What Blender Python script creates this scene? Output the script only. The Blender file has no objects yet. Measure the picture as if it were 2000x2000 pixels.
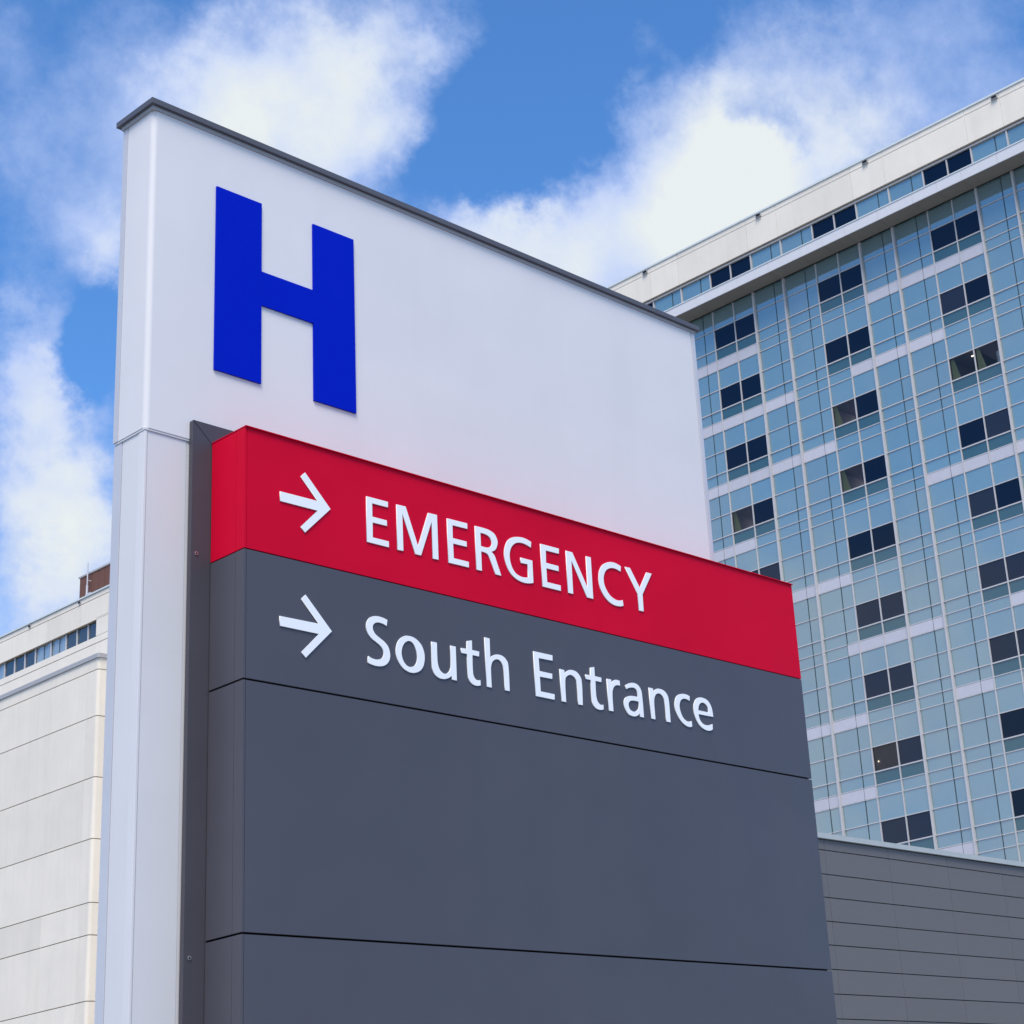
import bpy, bmesh, math, random
from mathutils import Vector, Matrix
random.seed(7)
sc = bpy.context.scene
COL = sc.collection

# ---------------------------------------------------------------- camera
R0 = (0.67225636, -0.73639488, -0.07611809)
R1 = (0.2240577, 0.30037644, -0.92713114)
R2 = (0.7055987, 0.60621496, 0.36692491)
cam = bpy.data.cameras.new('camera')
cam.sensor_width = 36.0
cam.lens = 66.593
cam.shift_x = -0.15628
cam.shift_y = -0.03787
cam.clip_start = 0.1
cam.clip_end = 6000
camo = bpy.data.objects.new('camera', cam)
COL.objects.link(camo)
camo.matrix_world = Matrix(((R0[0], -R1[0], -R2[0], 0.0), (R0[1], -R1[1], -R2[1], 0.0),
                            (R0[2], -R1[2], -R2[2], 1.6), (0, 0, 0, 1)))
sc.camera = camo

# ---------------------------------------------------------------- sun, sky, exposure
SUN_EL, SUN_AZ = math.radians(57), math.atan2(-0.48, -0.57)     # direction the light comes from
sd = Vector((math.cos(SUN_EL) * math.cos(SUN_AZ), math.cos(SUN_EL) * math.sin(SUN_AZ), math.sin(SUN_EL)))
sun = bpy.data.lights.new('sun', 'SUN')
sun.energy = 2.3
sun.angle = math.radians(28)                                     # softened by thin cloud
sun.color = (1.0, 0.90, 0.78)
suno = bpy.data.objects.new('sun', sun)
COL.objects.link(suno)
suno.rotation_euler = sd.to_track_quat('Z', 'Y').to_euler()
suno.location = (0, 0, 100)

world = bpy.data.worlds.new('World')
sc.world = world
world.use_nodes = True
wt = world.node_tree
wt.nodes.clear()
def WN(t, **k):
    n = wt.nodes.new(t)
    for a, b in k.items():
        setattr(n, a, b)
    return n
def L(a, b):
    wt.links.new(a, b)
sky = WN('ShaderNodeTexSky', sky_type='NISHITA', sun_disc=False)
sky.sun_elevation = SUN_EL
sky.sun_rotation = math.atan2(sd.x, sd.y)
sky.altitude = 100
sky.air_density = 1.0
sky.dust_density = 0.3
sky.ozone_density = 3.0
tc = WN('ShaderNodeTexCoord')
DIR = tc.outputs['Generated']
def fval(op, a, b=None, clamp=False):
    n = WN('ShaderNodeMath', operation=op, use_clamp=clamp)
    for i, v in enumerate((a, b)):
        if v is None: continue
        if isinstance(v, (int, float)): n.inputs[i].default_value = v
        else: L(v, n.inputs[i])
    return n.outputs[0]
def noise(scale, detail=6, rough=0.55, offs=(0, 0, 0), stretch=(1, 1, 1), dist=0.0):
    m = WN('ShaderNodeMapping')
    m.inputs['Location'].default_value = offs
    m.inputs['Scale'].default_value = stretch
    L(DIR, m.inputs['Vector'])
    n = WN('ShaderNodeTexNoise')
    n.inputs['Scale'].default_value = scale
    n.inputs['Detail'].default_value = detail
    n.inputs['Roughness'].default_value = rough
    n.inputs['Distortion'].default_value = dist
    L(m.outputs[0], n.inputs['Vector'])
    return n
# each cloud bank: direction in the sky, angular radius, weight (negative = clear blue gap)
CLOUDS = [
    (0.5133, 0.6646, 0.5430, 0.0901, 0.75),
    (0.4972, 0.6943, 0.5203, 0.0622, 0.80),
    (0.5407, 0.6328, 0.5543, 0.0591, 0.40),
    (0.5455, 0.6560, 0.5216, 0.0528, 0.60),
    (0.5511, 0.6083, 0.5712, 0.0435, 0.50),
    (0.4690, 0.7197, 0.5120, 0.0435, 0.40),
    (0.4951, 0.6574, 0.5680, 0.0746, 0.80),
    (0.4690, 0.6898, 0.5516, 0.0622, 0.60),
    (0.6504, 0.5234, 0.5504, 0.0591, 0.65),
    (0.6261, 0.5434, 0.5592, 0.0342, 0.50),
    (0.6919, 0.4724, 0.5460, 0.0715, 0.45),
    (0.6820, 0.5000, 0.5338, 0.0684, 0.45),
    (0.7161, 0.4796, 0.5072, 0.0622, 0.50),
    (0.6643, 0.5475, 0.5090, 0.0684, 0.75),
    (0.6511, 0.5939, 0.4726, 0.0684, 1.00),
    (0.6905, 0.5417, 0.4794, 0.0777, 1.40),
    (0.7085, 0.5103, 0.4876, 0.0622, 0.60),
    (0.6048, 0.6337, 0.4823, 0.0528, 0.90),
    (0.6312, 0.6243, 0.4602, 0.0684, 0.90),
    (0.6299, 0.5681, 0.5296, 0.0373, 0.45),
    (0.7206, 0.4467, 0.5302, 0.0808, 0.35),
    (0.7354, 0.4074, 0.5415, 0.1088, 0.30),
    (0.6841, 0.5082, 0.5232, 0.0233, -0.55),
    (0.6992, 0.4997, 0.5114, 0.0233, -0.60),
    (0.6724, 0.5167, 0.5301, 0.0155, -0.25),
    (0.6196, 0.5806, 0.5282, 0.0342, -0.35),
    (0.5961, 0.6017, 0.5317, 0.0591, -0.90),
    (0.5750, 0.5923, 0.5644, 0.0497, -0.70),
    (0.6031, 0.5567, 0.5712, 0.0497, -0.90),
    (0.5822, 0.6349, 0.5079, 0.0373, -0.70),
    (0.6072, 0.6154, 0.5026, 0.0373, -0.60),
    (0.6398, 0.5114, 0.5737, 0.0466, -0.50),
    (0.4519, 0.7511, 0.4813, 0.0404, 0.75),
    (0.4362, 0.7752, 0.4570, 0.0342, 0.50),
    (0.4554, 0.7687, 0.4491, 0.0342, -0.80),
    (0.4635, 0.7756, 0.4285, 0.0249, -0.60),
    (0.4311, 0.7889, 0.4379, 0.0342, 0.80),
    (0.4431, 0.7932, 0.4177, 0.0342, 0.70),
    (0.4579, 0.7531, 0.4725, 0.0249, 0.40),
    (0.4600, 0.7916, 0.4021, 0.0497, 0.80),
    (0.4513, 0.8085, 0.3777, 0.0684, 0.90),
    (0.4712, 0.8108, 0.3472, 0.0684, 1.00),
    (0.4664, 0.8282, 0.3106, 0.0466, 0.35),
    (0.4561, 0.8266, 0.3297, 0.0249, -0.30),
    (0.4865, 0.8107, 0.3258, 0.0466, 0.60),
    (0.4326, 0.7237, 0.5377, 0.0933, 0.60),
    (0.4056, 0.7565, 0.5129, 0.0622, 0.30),
    (0.4849, 0.8359, 0.2572, 0.1243, 0.80),
    (0.7064, 0.5694, 0.4204, 0.1243, 0.70),
    (0.5514, 0.7154, 0.4291, 0.1243, 0.50),
    (-0.5481, 0.3838, 0.7431, 0.6200, -0.90),
    (-0.8046, 0.5846, 0.1045, 0.4200, 1.00),
    (-0.7698, -0.2802, 0.5736, 0.9000, 1.10),  # unseen banks from here on, strengthened to whiten the light
    (-0.2962, -0.8138, 0.5000, 0.9000, 1.10),
    (-0.3536, -0.3536, 0.8660, 0.8000, 1.10),
    (-0.5826, 0.6943, 0.4226, 0.6000, 0.50),
    (-0.9254, 0.1632, 0.3420, 0.5000, 0.50),
    (0.4330, -0.7500, 0.5000, 0.6000, 0.60),
    (0.0000, 0.5000, 0.8660, 0.6000, 0.40),
    (-0.2620, -0.2198, 0.9397, 0.6000, 0.50),
    (0.7544, -0.1330, 0.6428, 0.6000, 0.50),
]
wob = noise(16, 6, 0.62, (3.1, 0.4, 1.7))
wv = WN('ShaderNodeVectorMath', operation='MULTIPLY_ADD')
L(wob.outputs['Color'], wv.inputs[0])
wv.inputs[1].default_value = (0.085, 0.085, 0.085)
L(DIR, wv.inputs[2])
wv2 = WN('ShaderNodeVectorMath', operation='SUBTRACT')
L(wv.outputs[0], wv2.inputs[0])
wv2.inputs[1].default_value = (0.0425, 0.0425, 0.0425)
WDIR = wv2.outputs[0]
acc = None
for (dx, dy, dz, rad, wgt) in CLOUDS:
    d = WN('ShaderNodeVectorMath', operation='DISTANCE')
    L(WDIR, d.inputs[0])
    d.inputs[1].default_value = (dx, dy, dz)
    mr = WN('ShaderNodeMapRange', interpolation_type='SMOOTHSTEP')
    mr.inputs['From Min'].default_value = 0.0
    mr.inputs['From Max'].default_value = rad
    mr.inputs['To Min'].default_value = wgt
    mr.inputs['To Max'].default_value = 0.0
    L(d.outputs['Value'], mr.inputs['Value'])
    acc = mr.outputs[0] if acc is None else fval('ADD', acc, mr.outputs[0])
big = noise(2.2, 5, 0.5, (0.3, 5.2, 0.0), (1, 1, 1.6))
mid = noise(11, 10, 0.64, (1.9, 2.2, 0.5))
fine = noise(34, 8, 0.6, (4.4, 0.1, 6.0))
cover = fval('ADD', acc, fval('MULTIPLY', fval('SUBTRACT', big.outputs['Fac'], 0.5), 0.7))
cover = fval('ADD', cover, fval('MULTIPLY', fval('SUBTRACT', mid.outputs['Fac'], 0.5), 1.9))
cover = fval('ADD', cover, fval('MULTIPLY', fval('SUBTRACT', fine.outputs['Fac'], 0.5), 0.65))
cmask = WN('ShaderNodeMapRange', interpolation_type='SMOOTHSTEP')
cmask.inputs['From Min'].default_value = -0.1
cmask.inputs['From Max'].default_value = 1.35
L(cover, cmask.inputs['Value'])
tint = WN('ShaderNodeValToRGB')                  # thin cloud lavender blue, thick cloud cream white
tint.color_ramp.elements[0].position = 0.35
tint.color_ramp.elements[0].color = (0.27, 0.34, 0.53, 1)
tint.color_ramp.elements[1].position = 1.35 / 1.5
tint.color_ramp.elements[1].color = (0.455, 0.485, 0.49, 1)
e = tint.color_ramp.elements.new(0.62)
e.color = (0.36, 0.41, 0.52, 1)
soft = noise(7, 4, 0.5, (7.7, 1.1, 2.0))
tfac = fval('ADD', fval('MULTIPLY', cover, 0.40), fval('MULTIPLY', soft.outputs['Fac'], 1.5))
tfac = fval('SUBTRACT', tfac, 0.66)
L(tfac, tint.inputs['Fac'])
bg1 = WN('ShaderNodeBackground'); bg1.inputs['Strength'].default_value = 0.11
hs = WN('ShaderNodeMix', data_type='RGBA', blend_type='MULTIPLY')
hs.inputs[0].default_value = 1.0
L(sky.outputs[0], hs.inputs[6])
hs.inputs[7].default_value = (0.48, 0.82, 1.12, 1)
L(hs.outputs[2], bg1.inputs['Color'])
bg2 = WN('ShaderNodeBackground'); bg2.inputs['Strength'].default_value = 1.0
L(tint.outputs[0], bg2.inputs['Color'])
mx = WN('ShaderNodeMixShader')
L(cmask.outputs[0], mx.inputs[0]); L(bg1.outputs[0], mx.inputs[1]); L(bg2.outputs[0], mx.inputs[2])
out = WN('ShaderNodeOutputWorld')
L(mx.outputs[0], out.inputs['Surface'])
world.cycles.sampling_method = 'MANUAL'
world.cycles.sample_map_resolution = 1024

sc.view_settings.view_transform = 'Standard'
sc.view_settings.look = 'None'
sc.view_settings.exposure = 0.85
sc.view_settings.gamma = 1.0
sc.cycles.max_bounces = 8
sc.cycles.use_denoising = True

# ---------------------------------------------------------------- helpers
def link(o, parent=None):
    COL.objects.link(o)
    if parent is not None:
        o.parent = parent
    return o
def thing(name, label, cat, loc=(0, 0, 0), group=None):
    o = bpy.data.objects.new(name, None)
    o.empty_display_size = 0.5
    COL.objects.link(o)
    o.location = loc
    o['label'] = label
    o['category'] = cat
    if group: o['group'] = group
    return o
class MB:
    """collects boxes and polygons, becomes one mesh object"""
    def __init__(s): s.bm = bmesh.new()
    def box(s, x0, x1, y0, y1, z0, z1, mat=0, bevel=0.0):
        vs = [s.bm.verts.new(p) for p in ((x0, y0, z0), (x1, y0, z0), (x1, y1, z0), (x0, y1, z0),
                                          (x0, y0, z1), (x1, y0, z1), (x1, y1, z1), (x0, y1, z1))]
        fs = [s.bm.faces.new([vs[i] for i in q]) for q in ((0, 3, 2, 1), (4, 5, 6, 7), (0, 1, 5, 4), (1, 2, 6, 5), (2, 3, 7, 6), (3, 0, 4, 7))]
        for f_ in fs: f_.material_index = mat
        if bevel > 0:
            es = list({e for f_ in fs for e in f_.edges})
            r = bmesh.ops.bevel(s.bm, geom=es, offset=bevel, segments=2, affect='EDGES', profile=0.7)
            for f_ in r['faces']:
                f_.material_index = mat
        return vs
    def poly(s, pts, mat=0):
        f_ = s.bm.faces.new([s.bm.verts.new(p) for p in pts])
        s.keep = True                       # flat sheets keep the winding they were given
        f_.material_index = mat
        return f_
    def prism_y(s, pts, y0, y1, mat=0):      # outline in x,z extruded along y
        a = [s.bm.verts.new((x, y0, z)) for x, z in pts]
        b = [s.bm.verts.new((x, y1, z)) for x, z in pts]
        n = len(pts)
        fs = [s.bm.faces.new(a), s.bm.faces.new(list(reversed(b)))]
        for i in range(n):
            fs.append(s.bm.faces.new((a[i], b[i], b[(i + 1) % n], a[(i + 1) % n])))
        for f_ in fs: f_.material_index = mat
    def prism_z(s, pts, z0, z1, mat=0, smooth=False):
        a = [s.bm.verts.new((x, y, z0)) for x, y in pts]
        b = [s.bm.verts.new((x, y, z1)) for x, y in pts]
        n = len(pts)
        fs = [s.bm.faces.new(list(reversed(a))), s.bm.faces.new(b)]
        for i in range(n):
            q = s.bm.faces.new((a[i], a[(i + 1) % n], b[(i + 1) % n], b[i])); q.smooth = smooth
            fs.append(q)
        for f_ in fs: f_.material_index = mat
    def cyl(s, c, axis, r, h, seg=16, mat=0, r2=None):
        m = Matrix.Translation(c) @ axis.to_track_quat('Z', 'Y').to_matrix().to_4x4()
        r_ = bmesh.ops.create_cone(s.bm, cap_ends=True, segments=seg, radius1=r, radius2=r if r2 is None else r2, depth=h, matrix=m)
        for f_ in {f_ for v in r_['verts'] for f_ in v.link_faces}: f_.material_index = mat
    def build(s, name, mats, parent=None, fix=True):
        if fix and not getattr(s, 'keep', False): bmesh.ops.recalc_face_normals(s.bm, faces=s.bm.faces)
        me = bpy.data.meshes.new(name)
        s.bm.to_mesh(me); s.bm.free()
        if not isinstance(mats, (list, tuple)): mats = [mats]
        for m in mats: me.materials.append(m)
        return link(bpy.data.objects.new(name, me), parent)

# ---------------------------------------------------------------- materials
def mat(name, col, rough=0.5, spec=0.5, metal=0.0, var=0.05, vscale=3.0, bump=0.0, bscale=60.0, streak=0.0, streak_col=None, objvar=0.0, coat=0.0, wave=0.0):
    m = bpy.data.materials.new(name); m.use_nodes = True
    nt = m.node_tree; b = nt.nodes['Principled BSDF']
    b.inputs['Roughness'].default_value = rough
    b.inputs['Specular IOR Level'].default_value = spec
    b.inputs['Metallic'].default_value = metal
    if coat: b.inputs['Coat Weight'].default_value = coat; b.inputs['Coat Roughness'].default_value = 0.12
    g = nt.nodes.new('ShaderNodeNewGeometry')
    n = nt.nodes.new('ShaderNodeTexNoise'); n.inputs['Scale'].default_value = vscale; n.inputs['Detail'].default_value = 6
    n.inputs['Roughness'].default_value = 0.6
    nt.links.new(g.outputs['Position'], n.inputs['Vector'])
    r = nt.nodes.new('ShaderNodeMapRange')
    r.inputs['From Min'].default_value = 0.25; r.inputs['From Max'].default_value = 0.75
    r.inputs['To Min'].default_value = 1 - var; r.inputs['To Max'].default_value = 1 + var
    nt.links.new(n.outputs['Fac'], r.inputs['Value'])
    val = r.outputs[0]
    if objvar:
        oi = nt.nodes.new('ShaderNodeObjectInfo')
        r2 = nt.nodes.new('ShaderNodeMapRange'); r2.inputs['To Min'].default_value = 1 - objvar; r2.inputs['To Max'].default_value = 1 + objvar
        nt.links.new(oi.outputs['Random'], r2.inputs['Value'])
        mm = nt.nodes.new('ShaderNodeMath'); mm.operation = 'MULTIPLY'
        nt.links.new(val, mm.inputs[0]); nt.links.new(r2.outputs[0], mm.inputs[1]); val = mm.outputs[0]
    v = nt.nodes.new('ShaderNodeVectorMath'); v.operation = 'SCALE'
    v.inputs[0].default_value = col
    nt.links.new(val, v.inputs['Scale'])
    colout = v.outputs[0]
    if streak:                               # rain-washed vertical dirt
        mp = nt.nodes.new('ShaderNodeMapping'); mp.inputs['Scale'].default_value = (1, 1, 0.06)
        nt.links.new(g.outputs['Position'], mp.inputs['Vector'])
        sn = nt.nodes.new('ShaderNodeTexNoise'); sn.inputs['Scale'].default_value = 2.2; sn.inputs['Detail'].default_value = 8; sn.inputs['Roughness'].default_value = 0.65
        nt.links.new(mp.outputs[0], sn.inputs['Vector'])
        sr = nt.nodes.new('ShaderNodeMapRange'); sr.inputs['From Min'].default_value = 0.48; sr.inputs['From Max'].default_value = 0.75
        sr.inputs['To Min'].default_value = 0; sr.inputs['To Max'].default_value = streak
        nt.links.new(sn.outputs['Fac'], sr.inputs['Value'])
        mix = nt.nodes.new('ShaderNodeMix'); mix.data_type = 'RGBA'
        nt.links.new(sr.outputs[0], mix.inputs[0]); nt.links.new(colout, mix.inputs[6])
        mix.inputs[7].default_value = (*(streak_col or [c * 0.6 for c in col]), 1)
        colout = mix.outputs[2]
    nt.links.new(colout, b.inputs['Base Color'])
    rr = nt.nodes.new('ShaderNodeMapRange')
    rr.inputs['To Min'].default_value = max(0.02, rough * 0.8); rr.inputs['To Max'].default_value = min(1, rough * 1.2)
    nt.links.new(n.outputs['Fac'], rr.inputs['Value']); nt.links.new(rr.outputs[0], b.inputs['Roughness'])
    if wave:                                 # slight oil-canning of the sheet metal
        wn_ = nt.nodes.new('ShaderNodeTexNoise'); wn_.inputs['Scale'].default_value = 1.1; wn_.inputs['Detail'].default_value = 2
        nt.links.new(g.outputs['Position'], wn_.inputs['Vector'])
        wb = nt.nodes.new('ShaderNodeBump'); wb.inputs['Strength'].default_value = wave; wb.inputs['Distance'].default_value = 0.05
        nt.links.new(wn_.outputs['Fac'], wb.inputs['Height']); nt.links.new(wb.outputs[0], b.inputs['Normal'])
    if bump:
        bn = nt.nodes.new('ShaderNodeTexNoise'); bn.inputs['Scale'].default_value = bscale; bn.inputs['Detail'].default_value = 4
        nt.links.new(g.outputs['Position'], bn.inputs['Vector'])
        bp = nt.nodes.new('ShaderNodeBump'); bp.inputs['Strength'].default_value = bump; bp.inputs['Distance'].default_value = 0.01
        if wave: nt.links.new(wb.outputs[0], bp.inputs['Normal'])
        nt.links.new(bn.outputs['Fac'], bp.inputs['Height']); nt.links.new(bp.outputs[0], b.inputs['Normal'])
    return m
def mirror_glass(name, col, refl, rough=0.03, tint=(0.85, 0.95, 1.0), objvar=0.04, var=0.03):
    """opaque coated glass: coloured body seen through a mirror-like surface"""
    m = bpy.data.materials.new(name); m.use_nodes = True
    nt = m.node_tree; nt.nodes.clear()
    o = nt.nodes.new('ShaderNodeOutputMaterial')
    d = nt.nodes.new('ShaderNodeBsdfDiffuse'); gl = nt.nodes.new('ShaderNodeBsdfGlossy')
    gl.inputs['Roughness'].default_value = rough; gl.inputs['Color'].default_value = (*tint, 1)
    g = nt.nodes.new('ShaderNodeNewGeometry')
    n = nt.nodes.new('ShaderNodeTexNoise'); n.inputs['Scale'].default_value = 0.35; n.inputs['Detail'].default_value = 3
    nt.links.new(g.outputs['Position'], n.inputs['Vector'])
    r = nt.nodes.new('ShaderNodeMapRange'); r.inputs['From Min'].default_value = 0.3; r.inputs['From Max'].default_value = 0.7
    r.inputs['To Min'].default_value = 1 - var; r.inputs['To Max'].default_value = 1 + var
    nt.links.new(n.outputs['Fac'], r.inputs['Value'])
    oi = nt.nodes.new('ShaderNodeObjectInfo')
    r2 = nt.nodes.new('ShaderNodeMapRange'); r2.inputs['To Min'].default_value = 1 - objvar; r2.inputs['To Max'].default_value = 1 + objvar
    nt.links.new(oi.outputs['Random'], r2.inputs['Value'])
    mm = nt.nodes.new('ShaderNodeMath'); mm.operation = 'MULTIPLY'
    nt.links.new(r.outputs[0], mm.inputs[0]); nt.links.new(r2.outputs[0], mm.inputs[1])
    v = nt.nodes.new('ShaderNodeVectorMath'); v.operation = 'SCALE'; v.inputs[0].default_value = col
    nt.links.new(mm.outputs[0], v.inputs['Scale']); nt.links.new(v.outputs[0], d.inputs['Color'])
    lw = nt.nodes.new('ShaderNodeFresnel'); lw.inputs['IOR'].default_value = 1.5
    ad = nt.nodes.new('ShaderNodeMath'); ad.operation = 'ADD'; ad.use_clamp = True; ad.inputs[1].default_value = refl
    nt.links.new(lw.outputs[0], ad.inputs[0])
    mxs = nt.nodes.new('ShaderNodeMixShader')
    nt.links.new(ad.outputs[0], mxs.inputs[0]); nt.links.new(d.outputs[0], mxs.inputs[1]); nt.links.new(gl.outputs[0], mxs.inputs[2])
    nt.links.new(mxs.outputs[0], o.inputs['Surface'])
    return m
def clear_glass(name):
    m = bpy.data.materials.new(name); m.use_nodes = True
    nt = m.node_tree; nt.nodes.clear()
    o = nt.nodes.new('ShaderNodeOutputMaterial')
    t = nt.nodes.new('ShaderNodeBsdfTransparent'); t.inputs['Color'].default_value = (0.70, 0.73, 0.73, 1)
    gl = nt.nodes.new('ShaderNodeBsdfGlossy'); gl.inputs['Roughness'].default_value = 0.02
    fr = nt.nodes.new('ShaderNodeFresnel'); fr.inputs['IOR'].default_value = 1.5
    mxs = nt.nodes.new('ShaderNodeMixShader')
    nt.links.new(fr.outputs[0], mxs.inputs[0]); nt.links.new(t.outputs[0], mxs.inputs[1]); nt.links.new(gl.outputs[0], mxs.inputs[2])
    nt.links.new(mxs.outputs[0], o.inputs['Surface'])
    return m
M = {}
M['white'] = mat('white_paint', (0.655, 0.665, 0.715), 0.6, 0.25, var=0.03, vscale=1.3, bump=0.03, bscale=220, streak=0.07, wave=0.15)
M['white2'] = mat('white_paint_lower', (0.635, 0.645, 0.69), 0.58, 0.25, var=0.03, vscale=1.7, bump=0.03, bscale=220, streak=0.12)
M['trim'] = mat('light_grey_aluminium', (0.50, 0.52, 0.59), 0.4, 0.5, var=0.04, bump=0.05, bscale=300)
M['cap'] = mat('dark_grey_cap', (0.085, 0.09, 0.115), 0.45, 0.4, var=0.06)
M['flash'] = mat('grey_flashing', (0.36, 0.37, 0.40), 0.5, 0.4)
M['red'] = mat('red_paint', (0.57, 0.003, 0.030), 0.45, 0.05, var=0.05, vscale=1.2, bump=0.02, bscale=260, wave=0.5)
M['low_coping'] = mat('dull_coping', (0.40, 0.45, 0.48), 0.6, 0.3)
M['grey'] = mat('slate_grey_paint', (0.070, 0.071, 0.094), 0.40, 0.34, var=0.06, vscale=0.9, bump=0.02, bscale=260, wave=0.5, streak=0.12, streak_col=(0.105, 0.105, 0.115))
M['frame'] = mat('dark_frame_paint', (0.066, 0.066, 0.086), 0.45, 0.25, var=0.06)
M['core'] = mat('joint_black', (0.006, 0.006, 0.008), 0.8, 0.1)
M['letter'] = mat('white_letter', (0.82, 0.86, 0.92), 0.35, 0.4, var=0.015)
M['blue'] = mat('blue_letter', (0.0, 0.013, 0.48), 0.5, 0.05, var=0.03)
M['steel'] = mat('steel', (0.45, 0.46, 0.5), 0.35, 0.5, metal=0.7)
M['concrete'] = mat('precast_concrete', (0.73, 0.69, 0.63), 0.85, 0.2, var=0.05, vscale=0.35, bump=0.15, bscale=30, streak=0.22, streak_col=(0.54, 0.515, 0.48), objvar=0.04)
M['groove'] = mat('concrete_groove', (0.26, 0.215, 0.17), 0.9, 0.1)
M['alu'] = mat('mullion_aluminium', (0.46, 0.46, 0.49), 0.4, 0.5, var=0.05)
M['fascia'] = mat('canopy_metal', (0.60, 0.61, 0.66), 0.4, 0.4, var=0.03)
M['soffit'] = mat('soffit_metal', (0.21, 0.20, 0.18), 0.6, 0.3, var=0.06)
M['lav'] = mat('pale_metal_panel', (0.47, 0.475, 0.55), 0.45, 0.4, var=0.04, objvar=0.03)
M['glass'] = mirror_glass('pale_spandrel_glass', (0.115, 0.212, 0.245), 0.23, 0.03, (0.96, 0.95, 0.93))
M['teal'] = mirror_glass('teal_spandrel_glass', (0.030, 0.085, 0.105), 0.07, 0.03, (0.9, 0.95, 0.95))
M['dark'] = mirror_glass('dark_window_glass', (0.0015, 0.003, 0.008), 0.0, 0.02, (0.5, 0.75, 1.0))
M['dark2'] = mirror_glass('smoky_window_glass', (0.014, 0.018, 0.027), 0.005, 0.02, (0.7, 0.8, 1.0))
M['clear'] = clear_glass('clear_window_glass')
M['seam'] = mat('black_glazing_seam', (0.03, 0.045, 0.05), 0.6, 0.2)
M['room'] = mat('room_wall', (0.34, 0.33, 0.40), 0.9, 0.1)
M['room2'] = mat('roller_blind_tan', (0.27, 0.20, 0.165), 0.9, 0.1)
M['curtain'] = mat('cream_curtain', (0.62, 0.60, 0.30), 0.95, 0.05)
M['brown'] = mat('brown_metal_cladding', (0.14, 0.070, 0.056), 0.7, 0.2, var=0.08)
M['clad'] = mat('grey_cladding', (0.135, 0.134, 0.148), 0.6, 0.3, var=0.07, vscale=25, bump=0.3, bscale=120, objvar=0.02)
M['coping'] = mat('pale_coping', (0.56, 0.62, 0.66), 0.5, 0.4)
M['bluecurt'] = mirror_glass('curtained_window_glass', (0.22, 0.30, 0.38), 0.10)
M['wind'] = mirror_glass('dark_strip_window_glass', (0.03, 0.04, 0.05), 0.06)
M['asphalt'] = mat('pale_ground', (0.24, 0.24, 0.235), 0.95, 0.1, var=0.15, vscale=0.8)
lampm = bpy.data.materials.new('lamp_or_room_fill'); lampm.use_nodes = True
lb = lampm.node_tree.nodes['Principled BSDF']
lb.inputs['Emission Color'].default_value = (1.0, 0.85, 0.6, 1); lb.inputs['Emission Strength'].default_value = 1.6
fillr = bpy.data.materials.new('room_fill_glow'); fillr.use_nodes = True
lb = fillr.node_tree.nodes['Principled BSDF']
lb.inputs['Emission Color'].default_value = (1.0, 0.9, 0.75, 1); lb.inputs['Emission Strength'].default_value = 3.5  # glow added only to brighten the curtained rooms

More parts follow.
